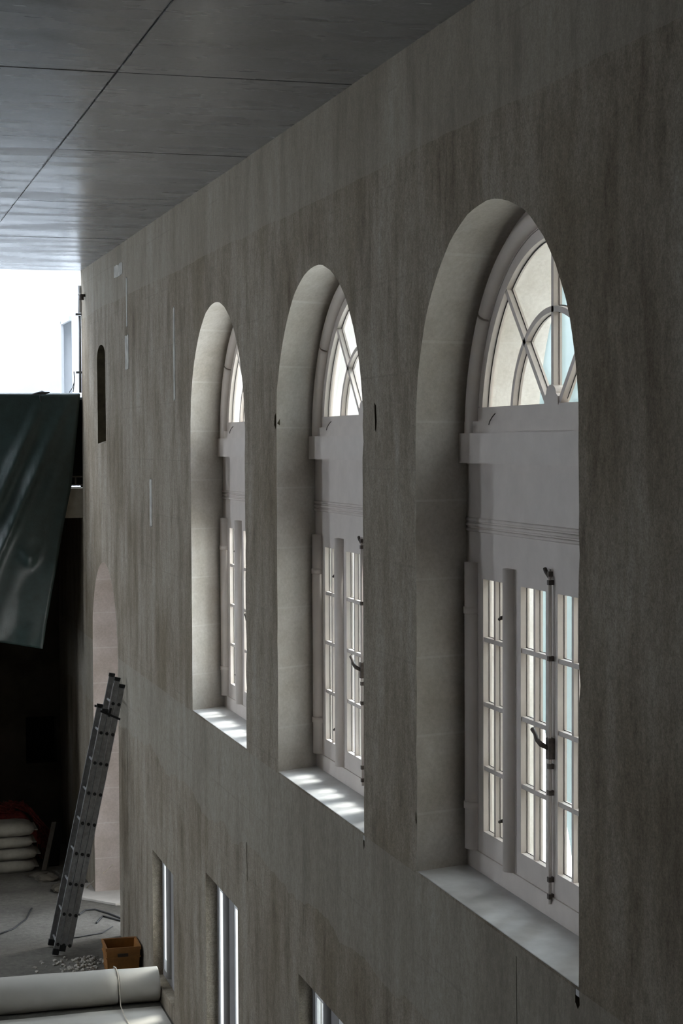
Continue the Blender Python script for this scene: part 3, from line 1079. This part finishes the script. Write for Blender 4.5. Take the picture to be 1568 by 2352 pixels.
# ------------------------------------------------------------------ sacks, net and lumber in the dark end
def build_sack(loc, size, rz, label):
    bm = bmesh.new()
    rnd = random.Random(int(loc[2] * 1000) + 3)
    nx, ny = 22, 14
    L, D, T = size
    top, bot = [], []
    ph = rnd.uniform(0, 6)
    for i in range(nx + 1):
        rt, rb = [], []
        for j in range(ny + 1):
            u, v = i / nx * 2 - 1, j / ny * 2 - 1
            e = (1 - abs(u) ** 5) ** 0.5 * (1 - abs(v) ** 4) ** 0.5
            x = u * L / 2 * (1 - 0.04 * v * v)
            y = v * D / 2 * (1 - 0.05 * u * u)
            wr = 0.007 * math.sin(x * 24 + ph) * math.sin(y * 19 + ph) * e
            rt.append(bm.verts.new((x, y, T * 0.42 + T * 0.58 * e + wr)))
            rb.append(bm.verts.new((x, y, T * 0.42 - T * 0.42 * min(1, e * 1.5))))
        top.append(rt)
        bot.append(rb)
    for i in range(nx):
        for j in range(ny):
            bm.faces.new((top[i][j], top[i + 1][j], top[i + 1][j + 1], top[i][j + 1]))
            bm.faces.new((bot[i][j], bot[i][j + 1], bot[i + 1][j + 1], bot[i + 1][j]))
    bmesh.ops.remove_doubles(bm, verts=bm.verts, dist=0.0006)
    r = empty('cement_sack', loc)
    r.rotation_euler.z = rz
    obj('bag', bm, 'sack', r, smooth=True)
    bm = bmesh.new()
    zc = T * 0.42
    box(bm, L / 2 - 0.012, L / 2 + 0.03, -D / 2 * 0.86, D / 2 * 0.86, zc - 0.004, zc + 0.008)
    obj('sewn_end', bm, 'sack', r)
    tag(r, label, 'sack', 'sacks piled by the dark end wall')
    return r

z = 0.0
specs = [(0.17, 0.01, 'grey sack at the very bottom of the pile at the left edge'),
         (0.155, 0.035, 'flat grey sack second from the floor in the left-edge pile'),
         (0.15, -0.02, 'grey sack third from the floor, just under the topmost one'),
         (0.17, 0.0, 'plump grey sack on top of the pile below the red netting')]
for T, dx, lb in specs:
    build_sack((2.27 + dx, 24.72, z), (0.86, 0.55, T), 0.0, lb)
    z += T + 0.010

def build_clutter():
    rnd = random.Random(21)
    # red netting heaped over the sacks and trailing down their right side
    bm = bmesh.new()
    for k in range(46):
        x0 = rnd.uniform(2.0, 2.75)
        y0 = rnd.uniform(25.10, 25.30)
        pts = []
        tall = 0.72 + 0.08 * math.sin((x0 - 2.0) * 4.0)
        for i in range(9):
            t = i / 8
            x = x0 + t * rnd.uniform(0.15, 0.5)
            zz = tall - max(0, x - 2.62) * 1.15 + rnd.uniform(-0.05, 0.05)
            pts.append((min(x, 3.0 + rnd.uniform(-.03, .02)), y0 + rnd.uniform(-0.03, 0.03), max(0.02, zz)))
        tube(bm, pts, 0.008, 5)
    for k in range(34):
        x0 = rnd.uniform(2.76, 2.98)
        y0 = rnd.uniform(25.14, 25.3)
        top = 0.62 - (x0 - 2.75) * 1.2
        pts = [(x0 + rnd.uniform(-0.03, 0.03), y0 + rnd.uniform(-0.03, 0.03), top * (1 - i / 7) + 0.012) for i in range(8)]
        tube(bm, pts, 0.008, 5)
    # the bulk under the strands
    n = 16
    sec = [[bm.verts.new((2.0 + 0.92 * i / n, 25.16 + 0.18 * (j / 6), max(0.0, (0.70 - max(0, (2.0 + 0.92 * i / n) - 2.6) * 1.4) * math.sin(PI * (0.08 + 0.84 * j / 6)) ** 0.4))) for j in range(7)] for i in range(n + 1)]
    for a, b in zip(sec, sec[1:]):
        for j in range(6):
            bm.faces.new((a[j], a[j + 1], b[j + 1], b[j]))
    o = obj('safety_net', bm, 'rednet')
    tag(o, 'dark red netting heaped behind and over the grey sacks', 'netting')
    # boards leaning on the end
    bm = bmesh.new()
    obox(bm, (2.80, 24.45, 0.012), (2.99, 24.80, 0.60), (1, 0.3, 0), (0, 1, -0.7), 0.035, 0.011)
    tag(obj('plank', bm, 'wood'), 'narrow grey plank leaning beside the sacks', 'plank')
    bm = bmesh.new()
    obox(bm, (2.97, 24.70, 0.008), (3.06, 25.02, 0.54), (1, 0.1, 0), (0, 1, -0.6), 0.075, 0.01)
    tag(obj('panel_offcut', bm, 'black'), 'black board offcut leaning behind the narrow plank', 'board')
    # grey lumps on the floor in front of the sacks
    for k, (x, y, s, lb) in enumerate(((2.78, 23.9, 0.10, 'dark lump of debris on the floor right of the sacks'),
                                       (2.93, 23.3, 0.11, 'lump of debris just left of the ladder, nearer than the sacks'),
                                       (2.70, 24.15, 0.08, 'smallest dark lump of debris tucked against the sack pile'))):
        bm = bmesh.new()
        bmesh.ops.create_icosphere(bm, subdivisions=3, radius=s)
        for v in bm.verts:
            q = 1 + 0.28 * math.sin(v.co.x * 40 + k) * math.sin(v.co.y * 37 + 2 * k) + rnd.uniform(-0.08, 0.08)
            v.co = Vector((v.co.x * 1.5 * q, v.co.y * q, max(-0.35 * s, v.co.z * 0.6 * q) + 0.35 * s))
        o = obj('debris_lump', bm, 'darkwall')
        o.location = (x, y, 0)
        tag(o, lb, 'debris')
    # pale board lying in the doorway
    bm = bmesh.new()
    vs = [(3.17, 22.72), (3.34, 23.42), (4.0, 23.30), (3.75, 22.25)]
    vs = [(3.06, 22.80), (3.20, 23.52), (4.02, 23.36), (4.02, 22.30), (3.46, 22.34)]
    a = [bm.verts.new((x, y, 0.035)) for x, y in vs]
    b = [bm.verts.new((x, y, 0.0)) for x, y in vs]
    bm.faces.new(a); bm.faces.new(b[::-1])
    for i in range(len(vs)):
        j = (i + 1) % len(vs)
        bm.faces.new((a[i], a[j], b[j], b[i]))
    tag(bevelled(obj('pale_board', bm, 'paleboard'), 0.006), 'pale board lying flat on the floor in the doorway', 'board')
    # thin stick
    bm = bmesh.new()
    tube(bm, [(3.23, 23.2, 0.06), (3.52, 22.9, 0.40)], 0.009, 8)
    tube(bm, [(3.20, 23.23, 0.0), (3.23, 23.2, 0.06)], 0.009, 8)
    tag(obj('thin_stick', bm, 'cord'), 'thin pale stick slanting up from behind the ladder in the doorway', 'stick')
    # cables on the floor
    bm = bmesh.new()
    tube(bm, [(2.95, 22.0, 0.012), (3.05, 22.2, 0.012), (3.18, 22.2, 0.012), (3.32, 21.95, 0.012), (3.42, 21.7, 0.012), (3.55, 21.5, 0.012)], 0.011, 8)
    tube(bm, [(3.10, 21.55, 0.012), (3.22, 21.85, 0.012), (3.30, 21.75, 0.012), (3.42, 21.55, 0.012)], 0.011, 8)
    tag(obj('cable', bm, 'cable'), 'black cable lying on the floor right of the ladder', 'cable')
    bm = bmesh.new()
    tube(bm, [(1.9, 21.4, 0.01), (2.1, 21.6, 0.01), (2.3, 22.0, 0.012), (2.42, 22.5, 0.01)], 0.010, 8)
    tag(obj('cable', bm, 'cable'), 'black cable lying on the floor left of the ladder', 'cable')
    bm = bmesh.new()
    tube(bm, [(2.45, 20.95, 0.01), (2.8, 21.0, 0.01), (3.1, 21.1, 0.01), (3.27, 21.35, 0.01)], 0.007, 8)
    tag(obj('cable', bm, 'cable'), 'thin cable crossing the floor under the ladder towards the doorway', 'cable')
    # dark gravelly patch of rubble between ladder foot and crate
    bm = bmesh.new()
    for k in range(150):
        x, y = rnd.gauss(2.72, 0.22), rnd.gauss(19.95, 0.20)
        if 2.86 < x and y < 19.85 or x > 3.24 or y < 19.1 or y > 20.22:
            continue
        s = rnd.uniform(0.008, 0.028)
        m = Matrix.Translation((x, y, s * 0.5)) @ Matrix.Rotation(rnd.uniform(0, 6), 4, 'Z')
        res = bmesh.ops.create_icosphere(bm, subdivisions=1, radius=s, matrix=m)
        for v in res['verts']:
            v.co.z = max(0.0, v.co.z * 0.8)
            v.co += Vector((rnd.uniform(-.3, .3), rnd.uniform(-.3, .3), 0)) * s
    tag(obj('rubble', bm, 'rubble'), 'crumbs of broken plaster scattered between ladder foot and crate', 'rubble', kind='stuff')
build_clutter()

# ------------------------------------------------------------------ fleece rolls in the foreground
def build_roll(name, x0, x1, y, r, label, sag=0.0):
    bm = bmesh.new()
    n, m = 40, 36
    rings = []
    for i in range(m + 1):
        x = x0 + (x1 - x0) * i / m
        ring = []
        for k in range(n):
            a = 2 * PI * k / n
            rr = r * (1 + 0.018 * math.sin(x * 3.1 + a * 2) + 0.010 * math.sin(x * 9 + a))
            z = r * 0.94 + rr * math.sin(a)
            yy = y + 0.02 * math.sin(x * 1.3) + rr * 1.10 * math.cos(a)
            ring.append(bm.verts.new((x, yy, max(0.0, z))))
        rings.append(ring)
    for a, b in zip(rings, rings[1:]):
        for k in range(n):
            bm.faces.new((a[k], a[(k + 1) % n], b[(k + 1) % n], b[k]))
    bm.faces.new(rings[0][::-1])
    bm.faces.new(rings[-1])
    o = obj(name, bm, 'fleece', smooth=True)
    tag(o, label, 'roll', 'rolls across the bottom left corner')
    return o
build_roll('fleece_roll', -1.5, 2.842, 18.42, 0.185, 'long thick white fleece roll lying across the bottom left corner')
build_roll('fleece_roll', 2.858, 3.285, 18.42, 0.180, 'short white roll end between the pale cord and the wall')
bm = bmesh.new()
cp = [(2.850, 18.66, 0.24), (2.850, 18.56, 0.345), (2.850, 18.42, 0.372), (2.850, 18.30, 0.350), (2.850, 18.21, 0.25), (2.852, 18.19, 0.15), (2.853, 18.14, 0.05), (2.855, 17.9, 0.018), (2.86, 17.5, 0.016), (2.87, 17.0, 0.016)]
tube(bm, cp, 0.006, 8)
tag(obj('cord', bm, 'cord'), 'pale cord running over the joint between the two white rolls', 'cord')
bm = bmesh.new()
nx, ny = 30, 30
g = []
for i in range(nx + 1):
    row = []
    for j in range(ny + 1):
        x = -1.5 + (3.275 + 1.5) * i / nx
        y = 15.0 + (18.16 - 15.0) * j / ny
        row.append(bm.verts.new((x, y, 0.008 + 0.005 * math.sin(x * 5 + y * 3) * math.sin(y * 4))))
    g.append(row)
for i in range(nx):
    for j in range(ny):
        bm.faces.new((g[i][j], g[i + 1][j], g[i + 1][j + 1], g[i][j + 1]))
tag(obj('floor_fleece', bm, 'fleece', smooth=True), 'white protective fleece spread flat in front of the rolls', 'sheet')
